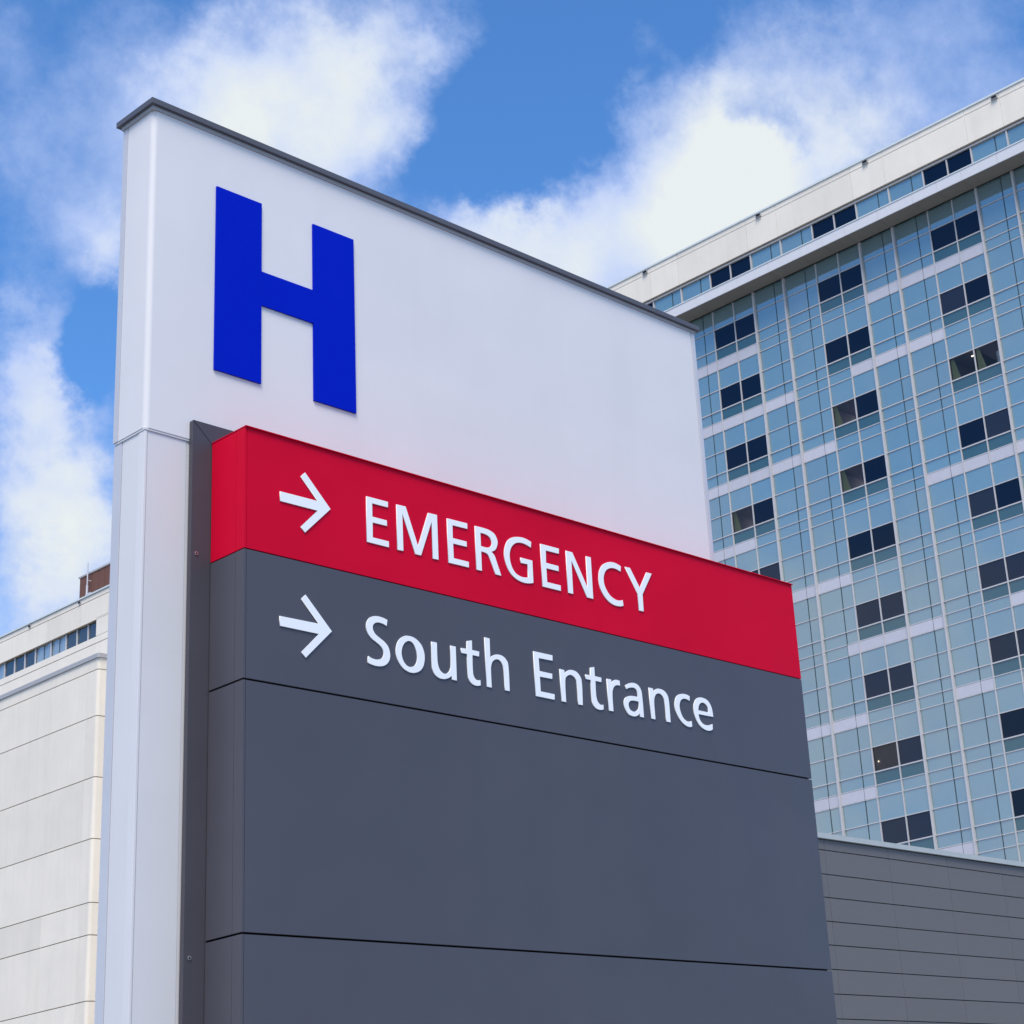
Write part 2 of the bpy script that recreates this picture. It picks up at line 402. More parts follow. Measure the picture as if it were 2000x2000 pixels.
GLYPHS = [
('arrow','red',[[(0.211,-0.3079,1),(0.4469,-0.3067,1),(0.3403,-0.1954,1),(0.3692,-0.1671,1),(0.5327,-0.3339,1),(0.3671,-0.4996,1),(0.3388,-0.4728,1),(0.4464,-0.3612,1),(0.2115,-0.3618,1)]]),
('E','red',[[(0.7696,-0.2056,1),(0.9179,-0.2042,1),(0.9169,-0.2381,1),(0.8091,-0.239,1),(0.809,-0.3125,1),(0.9073,-0.3128,1),(0.9075,-0.3457,1),(0.8098,-0.3473,1),(0.8089,-0.4297,1),(0.9177,-0.429,1),(0.9178,-0.4644,1),(0.7672,-0.4639,1)]]),
('M','red',[[(0.9755,-0.2052,1),(1.04,-0.2034,1),(1.12,-0.4127,1),(1.198,-0.2041,1),(1.263,-0.2021,1),(1.264,-0.4636,1),(1.221,-0.4651,1),(1.221,-0.2557,1),(1.14,-0.4643,1),(1.098,-0.4643,1),(1.016,-0.2549,1),(1.017,-0.464,1),(0.9743,-0.4656,1)]]),
('E','red',[[(1.334,-0.2055,1),(1.484,-0.2029,1),(1.484,-0.2374,1),(1.374,-0.2397,1),(1.373,-0.3131,1),(1.475,-0.3125,1),(1.474,-0.3455,1),(1.374,-0.3469,1),(1.375,-0.4301,1),(1.485,-0.4293,1),(1.484,-0.464,1),(1.334,-0.4654,1)]]),
('R','red',[[(1.54,-0.205,1),(1.611,-0.2041,0),(1.653,-0.2083,0),(1.69,-0.2243,0),(1.709,-0.2583,0),(1.706,-0.2875,0),(1.69,-0.3171,0),(1.66,-0.335,1),(1.679,-0.3501,0),(1.691,-0.3735,0),(1.727,-0.4643,1),(1.682,-0.4643,1),(1.645,-0.3815,0),(1.628,-0.3566,0),(1.609,-0.3506,0),(1.581,-0.3504,1),(1.581,-0.4645,1),(1.539,-0.4651,1)],[(1.581,-0.2397,1),(1.601,-0.2392,0),(1.629,-0.2417,0),(1.652,-0.2538,0),(1.663,-0.2775,0),(1.659,-0.2973,0),(1.642,-0.3114,0),(1.616,-0.3172,0),(1.581,-0.3161,1)]]),
('G','red',[[(1.975,-0.2094,1),(1.969,-0.2474,1),(1.937,-0.2372,0),(1.897,-0.2332,0),(1.856,-0.2417,0),(1.822,-0.2674,0),(1.802,-0.3072,0),(1.8,-0.3534,0),(1.814,-0.3962,0),(1.841,-0.4262,0),(1.88,-0.4378,0),(1.913,-0.4369,0),(1.936,-0.4305,1),(1.935,-0.354,1),(1.882,-0.3561,1),(1.882,-0.3225,1),(1.976,-0.3227,1),(1.976,-0.4582,1),(1.941,-0.4681,0),(1.895,-0.4715,0),(1.843,-0.4614,0),(1.798,-0.4347,0),(1.769,-0.3901,0),(1.756,-0.337,0),(1.762,-0.2902,0),(1.784,-0.2447,0),(1.818,-0.2169,0),(1.866,-0.2017,0),(1.919,-0.1976,0)]]),
('E','red',[[(2.046,-0.2048,1),(2.198,-0.2034,1),(2.195,-0.2375,1),(2.089,-0.2391,1),(2.086,-0.3133,1),(2.186,-0.3135,1),(2.186,-0.3468,1),(2.086,-0.3486,1),(2.087,-0.4306,1),(2.195,-0.4299,1),(2.195,-0.4651,1),(2.046,-0.4658,1)]]),
('N','red',[[(2.253,-0.2039,1),(2.307,-0.2039,1),(2.419,-0.4016,1),(2.42,-0.2046,1),(2.462,-0.2034,1),(2.461,-0.4639,1),(2.408,-0.4638,1),(2.296,-0.2605,1),(2.295,-0.4647,1),(2.252,-0.4645,1)]]),
('C','red',[[(2.719,-0.2087,1),(2.714,-0.2449,1),(2.672,-0.2354,0),(2.631,-0.2381,0),(2.589,-0.2599,0),(2.565,-0.2992,0),(2.562,-0.3424,0),(2.578,-0.3817,0),(2.611,-0.4152,0),(2.653,-0.4312,0),(2.686,-0.4309,0),(2.715,-0.4224,1),(2.719,-0.4584,1),(2.686,-0.4686,0),(2.635,-0.469,0),(2.586,-0.4516,0),(2.546,-0.4169,0),(2.522,-0.3714,0),(2.518,-0.3192,0),(2.531,-0.2688,0),(2.563,-0.2276,0),(2.616,-0.2019,0),(2.668,-0.1968,0)]]),
('Y','red',[[(2.753,-0.2041,1),(2.799,-0.2018,1),(2.875,-0.3144,1),(2.945,-0.2017,1),(2.994,-0.2013,1),(2.896,-0.3536,1),(2.895,-0.4626,1),(2.852,-0.464,1),(2.852,-0.3582,1)]]),
('arrow','grey',[[(0.2088,-0.9698,1),(0.4476,-0.9678,1),(0.3402,-0.8566,1),(0.3682,-0.8293,1),(0.5331,-0.9948,1),(0.3673,-1.161,1),(0.3395,-1.134,1),(0.4471,-1.023,1),(0.2096,-1.022,1)]]),
('S','grey',[[(0.8962,-0.8696,1),(0.8907,-0.9052,1),(0.8615,-0.8965,0),(0.8277,-0.8964,0),(0.8032,-0.9108,0),(0.7976,-0.9338,0),(0.8121,-0.9587,0),(0.8425,-0.9764,0),(0.8731,-0.9918,0),(0.8979,-1.015,0),(0.9093,-1.05,0),(0.9062,-1.082,0),(0.8868,-1.11,0),(0.8555,-1.127,0),(0.8163,-1.132,0),(0.7776,-1.128,0),(0.7573,-1.121,1),(0.7631,-1.085,1),(0.7894,-1.094,0),(0.82,-1.096,0),(0.8481,-1.087,0),(0.8626,-1.069,0),(0.8644,-1.046,0),(0.8498,-1.023,0),(0.8194,-1.005,0),(0.7863,-0.9882,0),(0.7635,-0.9648,0),(0.753,-0.9347,0),(0.7576,-0.9042,0),(0.7777,-0.8777,0),(0.8144,-0.8624,0),(0.8567,-0.8613,0)]]),
('o','grey',[[(1.028,-0.9324,0),(0.991,-0.9465,0),(0.9615,-0.9769,0),(0.9476,-1.021,0),(0.9521,-1.061,0),(0.9749,-1.099,0),(1.008,-1.123,0),(1.054,-1.132,0),(1.101,-1.118,0),(1.131,-1.088,0),(1.144,-1.044,0),(1.141,-1.003,0),(1.121,-0.9641,0),(1.078,-0.9364,0)],[(1.037,-0.9611,0),(1.008,-0.9783,0),(0.9902,-1.011,0),(0.9879,-1.046,0),(1.001,-1.079,0),(1.025,-1.098,0),(1.05,-1.099,0),(1.074,-1.087,0),(1.089,-1.062,0),(1.092,-1.029,0),(1.083,-0.996,0),(1.064,-0.968,0)]]),
('u','grey',[[(1.193,-0.9361,1),(1.233,-0.9359,1),(1.233,-1.025,0),(1.238,-1.062,0),(1.251,-1.087,0),(1.275,-1.1,0),(1.299,-1.094,0),(1.318,-1.073,0),(1.326,-1.038,0),(1.327,-0.9359,1),(1.366,-0.936,1),(1.366,-1.127,1),(1.329,-1.126,1),(1.328,-1.106,1),(1.306,-1.122,0),(1.273,-1.132,0),(1.241,-1.131,0),(1.212,-1.117,0),(1.196,-1.091,0),(1.192,-1.055,0)]]),
('t','grey',[[(1.447,-0.8906,1),(1.485,-0.8808,1),(1.484,-0.935,1),(1.536,-0.936,1),(1.533,-0.9657,1),(1.485,-0.9655,1),(1.484,-1.051,0),(1.49,-1.083,0),(1.507,-1.099,0),(1.537,-1.096,1),(1.537,-1.127,1),(1.506,-1.134,0),(1.475,-1.128,0),(1.453,-1.108,0),(1.446,-1.076,0),(1.444,-0.9654,1),(1.403,-0.9659,1),(1.403,-0.9365,1),(1.444,-0.9355,1)]]),
('h','grey',[[(1.578,-0.8466,1),(1.617,-0.8478,1),(1.616,-0.9562,1),(1.637,-0.9407,0),(1.672,-0.9302,0),(1.71,-0.9337,0),(1.738,-0.9535,0),(1.75,-0.9903,0),(1.751,-1.128,1),(1.714,-1.128,1),(1.712,-1.016,0),(1.701,-0.9787,0),(1.682,-0.9625,0),(1.658,-0.9615,0),(1.633,-0.9775,0),(1.62,-1.006,0),(1.617,-1.04,0),(1.618,-1.128,1),(1.58,-1.127,1)]]),
('E','grey',[[(1.946,-0.8658,1),(2.097,-0.8659,1),(2.095,-0.8999,1),(1.986,-0.9015,1),(1.988,-0.9745,1),(2.087,-0.9754,1),(2.085,-1.008,1),(1.988,-1.009,1),(1.989,-1.092,1),(2.097,-1.093,1),(2.095,-1.127,1),(1.947,-1.126,1)]]),
('n','grey',[[(2.147,-0.9371,1),(2.184,-0.9385,1),(2.186,-0.9571,1),(2.211,-0.9379,0),(2.24,-0.9292,0),(2.28,-0.933,0),(2.311,-0.9569,0),(2.322,-0.9969,0),(2.319,-1.127,1),(2.281,-1.127,1),(2.28,-1.009,0),(2.268,-0.9753,0),(2.237,-0.9611,0),(2.204,-0.9733,0),(2.188,-1.005,0),(2.186,-1.128,1),(2.148,-1.127,1)]]),
('t','grey',[[(2.397,-0.8908,1),(2.432,-0.881,1),(2.433,-0.9358,1),(2.487,-0.937,1),(2.484,-0.9659,1),(2.435,-0.9661,1),(2.434,-1.046,0),(2.441,-1.081,0),(2.459,-1.099,0),(2.475,-1.101,0),(2.49,-1.097,1),(2.489,-1.127,1),(2.464,-1.134,0),(2.427,-1.13,0),(2.4,-1.107,0),(2.394,-1.07,0),(2.395,-0.9667,1),(2.355,-0.9651,1),(2.354,-0.9371,1),(2.394,-0.9369,1)]]),
('r','grey',[[(2.53,-0.9365,1),(2.568,-0.9356,1),(2.57,-0.9564,1),(2.586,-0.9389,0),(2.613,-0.9306,0),(2.64,-0.9331,1),(2.641,-0.964,1),(2.609,-0.9657,0),(2.584,-0.9847,0),(2.571,-1.026,0),(2.571,-1.128,1),(2.531,-1.128,1)]]),
('a','grey',[[(2.685,-0.9531,1),(2.714,-0.9378,0),(2.75,-0.9281,0),(2.793,-0.9334,0),(2.82,-0.9618,0),(2.827,-1.007,0),(2.829,-1.129,1),(2.793,-1.129,1),(2.793,-1.111,1),(2.769,-1.127,0),(2.738,-1.134,0),(2.696,-1.126,0),(2.669,-1.093,0),(2.664,-1.055,0),(2.68,-1.028,0),(2.716,-1.013,0),(2.75,-1.009,0),(2.788,-1.009,1),(2.784,-0.9764,0),(2.768,-0.9603,0),(2.738,-0.9599,0),(2.712,-0.9675,0),(2.69,-0.978,1)],[(2.791,-1.038,1),(2.748,-1.038,0),(2.717,-1.046,0),(2.703,-1.067,0),(2.712,-1.093,0),(2.737,-1.104,0),(2.763,-1.098,0),(2.785,-1.08,0),(2.792,-1.058,0)]]),
('n','grey',[[(2.889,-0.9355,1),(2.926,-0.9368,1),(2.928,-0.9552,1),(2.95,-0.9376,0),(2.977,-0.9305,0),(3.021,-0.9351,0),(3.053,-0.9617,0),(3.062,-1.01,0),(3.062,-1.127,1),(3.023,-1.127,1),(3.023,-1.022,0),(3.012,-0.98,0),(2.983,-0.9613,0),(2.951,-0.9703,0),(2.933,-0.9976,0),(2.928,-1.035,0),(2.929,-1.127,1),(2.891,-1.126,1)]]),
('c','grey',[[(3.255,-0.9372,1),(3.251,-0.9681,1),(3.227,-0.9615,0),(3.199,-0.9611,0),(3.17,-0.9759,0),(3.155,-1.009,0),(3.16,-1.046,0),(3.18,-1.081,0),(3.21,-1.097,0),(3.233,-1.097,0),(3.255,-1.09,1),(3.257,-1.125,1),(3.229,-1.133,0),(3.185,-1.123,0),(3.143,-1.092,0),(3.116,-1.049,0),(3.11,-1.01,0),(3.124,-0.9669,0),(3.151,-0.9423,0),(3.189,-0.9311,0),(3.226,-0.9302,0)]]),
('e','grey',[[(3.461,-1.039,1),(3.324,-1.04,1),(3.333,-1.072,0),(3.358,-1.094,0),(3.39,-1.099,0),(3.418,-1.094,0),(3.448,-1.083,1),(3.446,-1.119,1),(3.414,-1.132,0),(3.367,-1.129,0),(3.32,-1.105,0),(3.29,-1.059,0),(3.282,-1.004,0),(3.301,-0.9572,0),(3.336,-0.9331,0),(3.383,-0.9294,0),(3.424,-0.9427,0),(3.452,-0.9801,0)],[(3.325,-1.014,1),(3.417,-1.015,1),(3.415,-0.9852,0),(3.394,-0.9659,0),(3.365,-0.9619,0),(3.337,-0.9804,0)]]),
]

# ---------------------------------------------------------------- ground
g = MB()
g.poly([(-3000, -3000, 0), (3000, -3000, 0), (3000, 3000, 0), (-3000, 3000, 0)])
go = g.build('ground', M['asphalt'], fix=False); go['kind'] = 'structure'

# ---------------------------------------------------------------- glass hospital tower (plane x = 80)
XT, PER = 80.0, 7.905
tower = thing('hospital_tower', 'tall pale blue glass hospital tower with dark window pairs, right of the white sign', 'building', (90, 50, 0))
def part(mb, name, mats, parent, label=None, stuff=False):
    o = mb.build(name, mats)
    o.parent = parent
    o.matrix_parent_inverse = Matrix.Translation(parent_world(parent)).inverted()
    if label: o['label'] = label
    if stuff: o['kind'] = 'stuff'
    return o
def parent_world(p):
    v = p.location.copy()
    while p.parent is not None:
        p = p.parent
        v = v + p.location
    return v
Y0 = 77.05                       # left end (hidden behind the sign)
NP = 7
ZB = 49.72                       # window bottoms of the top glazed floor
FH = 3.889
ZS = 52.28                       # soffit
NF = 12
# core walls behind the glazing
c = MB()
c.box(XT + 4.0, XT + 24, Y0 - NP * PER + 0.3, Y0 - 0.3, 0.0, 57.0)
part(c, 'core_wall', M['concrete'], tower)
def bays():
    for p in range(NP):
        y = Y0 - p * PER
        yield (p, 'B1', y, y - 2.31, y - 1.54)
        yield (p, 'B2', y - 2.31, y - 4.68, y - 3.87)
        yield (p, 'W', y - 4.68, y - PER, y - 6.30)
# pale metal band: which columns are opaque on floor k (p = period, seen in the photo)
LAV = {0: ['1B1', '1B2', '1W1', '1W2', '3B1', '3B2', '3W1', '3W2'],
       1: ['1B1', '1B2', '1W1', '1W2', '2B1', '2W2', '3B1', '3B2'],
       2: ['1B1', '1B2', '1W1', '1W2', '2B1', '2B2'],
       3: ['1B1', '1B2', '1W1', '3B2', '3W1', '3W2', '4B1'],
       4: ['2B1', '2B2', '1B2'],
       5: ['2B2n', '2W1', '2W2', '3B1', '3W2', '4B1'],
       6: ['2B1', '2B2', '3B2', '4W1'],
       7: ['2B1', '2B2', '4B1'],
       8: ['2W1', '2W2', '3B1', '4B2'], 9: ['2B1', '3W1', '3W2'], 10: ['2B2', '4B1'], 11: ['3B1', '3B2']}
ROOM = {(2, 2): ['W1'], (2, 3): ['W1'], (1, 3): ['W1'], (3, 2): ['W1', 'W2'], (2, 7): ['W1']}
SMOKY = {(1, 4), (2, 5), (2, 6), (2, 7), (2, 8), (3, 5), (3, 6)}
MAIN = set()
for k in range(0, 8):
    MAIN.add((2, k)); MAIN.add((3, k))
for k in range(0, 4): MAIN.add((1, k)); MAIN.add((4, k))
def rows(k):
    b = ZB - FH * k
    top = ZS if k == 0 else b - 0.0 + (FH - 1.32)
    return [(b + 1.31, top, 'T'), (b, b + 1.31, 'V'), (b - 0.69, b, 'S'), (b - 1.32, b - 0.69, 'L')]
rng = random.Random(3)
def pane(mb, ya, yb, za, zb, mat_, x=XT):
    t1, t2 = rng.uniform(-0.003, 0.003), rng.uniform(-0.003, 0.003)
    h, w = (zb - za), (ya - yb)
    mb.poly([(x - t1 * w - t2 * h, ya, za), (x + t1 * w - t2 * h, yb, za), (x + t1 * w + t2 * h, yb, zb), (x - t1 * w + t2 * h, ya, zb)], mat_)
rest_g, rest_w, rest_l = MB(), MB(), MB()
rest = {'g': 0, 'w': 0, 'l': 0}
for (p, kind, ya, yb, ym) in bays():
    for k in range(NF):
        main = (p, k) in MAIN
        G = MB() if main else rest_g
        A = MB() if main else rest_l
        G2 = MB() if (main and kind == 'W') else None
        nA = 0
        for (za, zb, rw) in rows(k):
            if kind == 'W':
                cells = [(ya, ym, 'W1', ''), (ym, yb, 'W2', '')]
            else:
                cells = [(ya, ym, kind, 'w'), (ym, yb, kind, 'n')]
            for (a, b, cn, sub) in cells:
                lav = rw == 'L' and k in LAV and any(q in (f'{p}{cn}', f'{p}{cn}{sub}') for q in LAV[k])
                if rw == 'V' and kind == 'W':
                    if (p, k) in ROOM and cn in ROOM[(p, k)]:
                        tan = k == 7
                        Wn = MB(); pane(Wn, a, b, za, zb, 0)
                        w = part(Wn, 'window', M['clear'], tower, 'clear window with a tan roller blind behind' if tan else 'clear window with a cream curtain showing inside')
                        rm = MB()
                        x0, x1 = XT + 0.06, XT + 3.2
                        for q in ([(x0, a, za), (x1, a, za), (x1, a, zb), (x0, a, zb)], [(x0, b, za), (x1, b, za), (x1, b, zb), (x0, b, zb)],
                                  [(x0, a, za), (x1, a, za), (x1, b, za), (x0, b, za)], [(x0, a, zb), (x1, a, zb), (x1, b, zb), (x0, b, zb)],
                                  [(x1, a, za), (x1, b, za), (x1, b, zb), (x1, a, zb)]):
                            rm.poly(q, 0)
                        r_ = rm.build('room_interior', M['room2'] if tan else M['room']); r_.parent = w
                        r_.matrix_parent_inverse = Matrix.Identity(4)
                        if tan:
                            bl = MB(); bl.poly([(XT + 0.10, a - 0.02, za), (XT + 0.10, b + 0.02, za), (XT + 0.10, b + 0.02, zb), (XT + 0.10, a - 0.02, zb)])
                            b_ = bl.build('roller_blind', M['room2']); b_.parent = w; b_.matrix_parent_inverse = Matrix.Identity(4)
                        if not tan:
                            cu = MB()
                            n = 14; wdt = 0.36
                            pr = None
                            for i in range(n + 1):
                                yy = a - 0.05 - wdt * i / n; xx = XT + 0.12 + 0.03 * math.sin(i * 1.9)
                                v0 = cu.bm.verts.new((xx, yy - 0.16 * i / n, za)); v1 = cu.bm.verts.new((xx, a - 0.04 - 0.18 * i / n, zb - 0.02))
                                if pr: cu.bm.faces.new((pr[0], v0, v1, pr[1]))
                                pr = (v0, v1)
                            c_ = cu.build('curtain', M['curtain'], fix=False); c_.parent = w
                            c_.matrix_parent_inverse = Matrix.Identity(4)
                        lm = MB()
                        if tan:
                            lm.box(XT + 0.05, XT + 0.07, a - 0.30, a - 0.24, za + 0.50, za + 0.56)
                        elif p == 3 and cn == 'W1':
                            lm.box(XT + 0.07, XT + 0.11, b + 0.12, b + 0.26, zb - 0.33, zb - 0.27)
                        else:
                            lm.box(XT + 2.0, XT + 2.6, b + 0.4, b + 1.0, zb - 0.06, zb - 0.03)  # added glowing panel deep in the room, fill light for its walls
                        l_ = lm.build('lamp_or_room_fill', lampm if (tan or (p == 3 and cn == 'W1')) else fillr); l_.parent = w
                        l_.matrix_parent_inverse = Matrix.Identity(4)
                        if p == 3 and cn == 'W2':
                            ob = MB()
                            ob.cyl(Vector((XT + 0.5, b + 0.45, za + 0.30)), Vector((0, 0, 1)), 0.16, 0.5, 12, 0, 0.10)
                            ob.cyl(Vector((XT + 0.5, b + 0.45, za + 0.72)), Vector((0, 0, 1)), 0.12, 0.34, 12, 0, 0.13)
                            o_ = ob.build('equipment', M['letter']); o_.parent = w
                            o_.matrix_parent_inverse = Matrix.Identity(4)
                        continue
                    mm_ = 1 if (p, k) in SMOKY or rng.random() < 0.08 else 0
                    if main:
                        Wn = MB(); pane(Wn, a, b, za, zb, 0)
                        part(Wn, 'window', M['dark2' if mm_ else 'dark'], tower)
                    else:
                        pane(rest_w, a, b, za, zb, mm_); rest['w'] += 1
                    continue
                if lav:
                    A.box(XT - 0.03, XT + 0.02, b + 0.015, a - 0.015, za + 0.03, zb - 0.03, 0); nA += 1
                    continue
                pane(G2 if (G2 is not None and rw in 'SL') else G, a, b, za, zb, 1 if (rw == 'S' and kind == 'W') else 0)
        if main:
            part(G, 'spandrel_glass', [M['glass'], M['teal']], tower)
            if G2 is not None: part(G2, 'spandrel_glass', [M['glass'], M['teal']], tower)
            if nA: part(A, 'pale_panel', M['lav'], tower)
part(rest_g, 'spandrel_glass', [M['glass'], M['teal']], tower, stuff=True)
part(rest_w, 'window', [M['dark'], M['dark2']], tower, stuff=True)
part(rest_l, 'pale_panel', M['lav'], tower, stuff=True)
# mullions
zlo = ZB - FH * (NF - 1) - 1.32
yend = Y0 - NP * PER
for (p, kind, ya, yb, ym) in bays():
    m_ = MB()
    if kind in ('B1', 'B2'):
        m_.box(XT - 0.15, XT + 0.02, ya - 0.055, ya + 0.055, zlo, ZS, 0, 0.012)
    else:
        m_.box(XT - 0.07, XT + 0.02, ya - 0.03, ya + 0.03, zlo, ZS)
    part(m_, 'mullion', M['alu'], tower)
    m_ = MB()
    if kind == 'W':
        m_.box(XT - 0.07, XT + 0.02, ym - 0.03, ym + 0.03, zlo, ZS)
        part(m_, 'mullion', M['alu'], tower)
    else:
        m_.box(XT - 0.012, XT + 0.015, ym - 0.022, ym + 0.022, zlo, ZS)
        part(m_, 'glazing_seam', M['seam'], tower)
for k in range(NF):
    b = ZB - FH * k
    for dz, th, dp in ((1.31, 0.024, 0.045), (0.0, 0.028, 0.055), (-0.69, 0.022, 0.04), (-1.32, 0.022, 0.04)):
        t_ = MB()
        # butted between the uprights so that nothing is coplanar
        for (p, kind, ya, yb, ym) in bays():
            sl = 0.012 if (dz == 0.0 and kind == 'W') else 0.0
            for (a, bb, e1, e2) in ((ya, ym, 0.055 if kind != 'W' else 0.03, 0.022 if kind != 'W' else 0.03), (ym, yb, 0.022 if kind != 'W' else 0.03, 0.055 if kind != 'B2' else 0.03)):
                t_.box(XT - dp, XT + 0.018, bb + e2, a - e1, b + dz - th - sl, b + dz + th)
        part(t_, 'transom', M['alu'], tower)
# end walls and base
c = MB()
c.box(XT + 0.03, XT + 26, yend - 0.4, yend - 0.05, 0, 57.0)
c.box(XT + 0.03, XT + 26, Y0 + 0.05, Y0 + 0.4, 0, 57.0)
c.box(XT + 0.03, XT + 3.9, yend, Y0, 0, zlo - 0.05)
part(c, 'end_wall', M['concrete'], tower)
# canopy under the top floor
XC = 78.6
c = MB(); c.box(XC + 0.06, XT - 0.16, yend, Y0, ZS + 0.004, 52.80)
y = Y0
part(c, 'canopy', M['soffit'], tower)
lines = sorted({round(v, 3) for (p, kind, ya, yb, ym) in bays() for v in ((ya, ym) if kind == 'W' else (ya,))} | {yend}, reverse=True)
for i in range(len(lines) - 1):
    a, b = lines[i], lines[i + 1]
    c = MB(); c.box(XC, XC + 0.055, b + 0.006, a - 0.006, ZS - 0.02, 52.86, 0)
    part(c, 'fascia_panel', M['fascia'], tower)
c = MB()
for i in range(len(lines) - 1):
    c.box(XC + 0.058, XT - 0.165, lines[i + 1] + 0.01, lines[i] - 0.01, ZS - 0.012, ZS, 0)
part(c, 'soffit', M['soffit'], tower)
c = MB(); c.box(XC - 0.03, XC + 0.3, yend, Y0, 52.865, 52.93)
part(c, 'canopy_lip', M['coping'], tower)
# strip of top windows (rests on the canopy)
zt0, zt1 = 52.94, 54.86
n_top = 0
for (p, kind, ya, yb, ym) in bays():
    if kind == 'W':
        for (a, b) in ((ya, ym), (ym, yb)):
            c = MB(); pane(c, a, b, zt0, zt1, 0, XT + 0.10)
            part(c, 'top_window', M['dark'], tower)
    else:
        c = MB(); pane(c, ya, ym, zt0, zt1, 0, XT + 0.10); pane(c, ym, yb, zt0, zt1, 0, XT + 0.10)
        part(c, 'top_spandrel', M['glass'], tower)
    c = MB(); c.box(XT + 0.02, XT + 0.12, ya - 0.04, ya + 0.04, zt0, zt1)
    part(c, 'mullion', M['alu'], tower)
    c = MB()
    if kind == 'W':
        c.box(XT + 0.02, XT + 0.12, ym - 0.035, ym + 0.035, zt0, zt1); part(c, 'mullion', M['alu'], tower)
    else:
        c.box(XT + 0.08, XT + 0.115, ym - 0.022, ym + 0.022, zt0, zt1); part(c, 'glazing_seam', M['seam'], tower)
c = MB(); c.box(XT - 0.02, XT + 0.5, yend, Y0, 54.865, 54.96); part(c, 'window_head', M['flash'], tower)
c = MB(); c.box(XT + 0.03, XT + 0.5, yend, Y0, 54.963, 55.06); part(c, 'window_head', M['groove'], tower)
# precast parapet: panels with recessed grooves
jl = sorted({round(v, 3) for (p, kind, ya, yb, ym) in bays() for v in ((ya, yb) if kind == 'B1' else ())} | {Y0, yend}, reverse=True)
for i in range(len(jl) - 1):
    a, b = jl[i], jl[i + 1]
    c = MB()
    c.box(XT - 0.10, XT + 0.3, b + 0.012, a - 0.012, 55.065, 56.80)
    c.box(XT - 0.10, XT + 0.3, b + 0.012, a - 0.012, 56.865, 57.175)
    c.box(XT - 0.055, XT + 0.3, b + 0.05, a - 0.05, 56.801, 56.864, 1)
    part(c, 'parapet_panel', [M['concrete'], M['groove']], tower)
c = MB(); c.box(XT - 0.075, XT + 0.28, yend, Y0, 55.07, 57.17); part(c, 'parapet_core', M['concrete'], tower)
c = MB(); c.box(XT - 0.16, XT + 0.5, yend - 0.05, Y0 + 0.05, 57.18, 57.23); c.box(XT - 0.13, XT + 0.5, yend - 0.03, Y0 + 0.03, 57.232, 57.31)
part(c, 'roof_coping', M['coping'], tower)
c = MB(); c.box(XT + 0.51, XT + 26, yend, Y0, 56.6, 57.0); part(c, 'roof', M['asphalt'], tower)
for yy in (69.48, 60.18, 52.2, 43.4):
    c = MB()
    c.box(XT - 0.16, XT - 0.102, yy - 0.20, yy + 0.20, 56.90, 57.12, 0)
    c.box(XT - 0.17, XT - 0.1605, yy - 0.14, yy + 0.17, 56.97, 57.10, 1)
    c.box(XT - 0.24, XT - 0.102, yy - 0.20, yy + 0.20, 56.89, 56.899, 2)
    part(c, 'roof_scupper', [M['flash'], M['core'], M['steel']], tower)

# ---------------------------------------------------------------- concrete wing at the left
wing = thing('concrete_wing', 'cream precast concrete hospital wing with one strip of windows, left of the white sign', 'building', (92, 125, 0))
YW0, YW1 = 80.0, 172.0
def wallgrid(parent, X, ys, zs, y_gap=0.014, z_gap=0.036, thick=0.35, skip=(), name='wall_panel', depth=0.06):
    for i in range(len(ys) - 1):
        for j in range(len(zs) - 1):
            if (i, j) in skip: continue
            c = MB(); c.box(X, X + thick, ys[i] + y_gap, ys[i + 1] - y_gap, zs[j] + z_gap, zs[j + 1] - z_gap)
            part(c, name, M['concrete'], parent)
    # backing seen in the grooves
    c = MB()
    for j in range(1, len(zs) - 1):
        for i in range(len(ys) - 1):
            if (i, j) in skip or (i, j - 1) in skip: continue
            c.box(X + depth, X + thick - 0.01, ys[i] + 0.05, ys[i + 1] - 0.05, zs[j] - z_gap, zs[j] + z_gap)
    part(c, 'groove_backing', M['groove'], parent)
    c = MB()
    for i in range(1, len(ys) - 1):
        c.box(X + 0.04, X + thick - 0.02, ys[i] - y_gap, ys[i] + y_gap, zs[0], zs[-1] - 0.05)
    part(c, 'joint_sealant', M['concrete'], parent)
wy = [YW0, 100.0, 115.0, 131.6, 172.0]
wallgrid(wing, XT, wy, [0.0, 30.0, 48.70, 49.30], skip=())
wallgrid(wing, XT, [YW0, 131.6], [49.30, 50.72], y_gap=0.0, z_gap=0.0)
wallgrid(wing, XT, [YW0, 116.0, 128.5, 133.9, 139.2, 147.0, 172.0], [50.72, 52.62, 53.07], y_gap=0.010, z_gap=0.034)
c = MB(); c.box(XT + 0.10, XT + 0.32, YW0, 171.9, 50.9, 53.05); part(c, 'wall_core', M['groove'], wing)
c = MB(); c.box(XT - 0.003, XT + 0.05, 100, 131.6, 50.845, 50.87); part(c, 'groove', M['groove'], wing)
c = MB(); c.box(XT - 0.10, XT + 0.6, YW0, YW1, 53.075, 53.12); c.box(XT - 0.07, XT + 0.6, YW0, YW1, 53.122, 53.22)
part(c, 'roof_coping', M['coping'], wing)
c = MB(); c.box(XT + 0.61, XT + 24, YW0, YW1, 0.0, 53.0); part(c, 'core_wall', M['concrete'], wing)
ml = [131.66, 133.12, 134.78, 136.44, 138.78, 141.23, 142.9, 144.55, 146.2, 148.6, 151.0, 153.4, 155.8, 158.2, 160.6, 163.0, 165.4, 167.8, 171.9]
kinds = ['d', 'd', 'd', 'c', 'c', 'd', 'd', 'd', 'c', 'c', 'd', 'd', 'd', 'c', 'c', 'd', 'd', 'd']
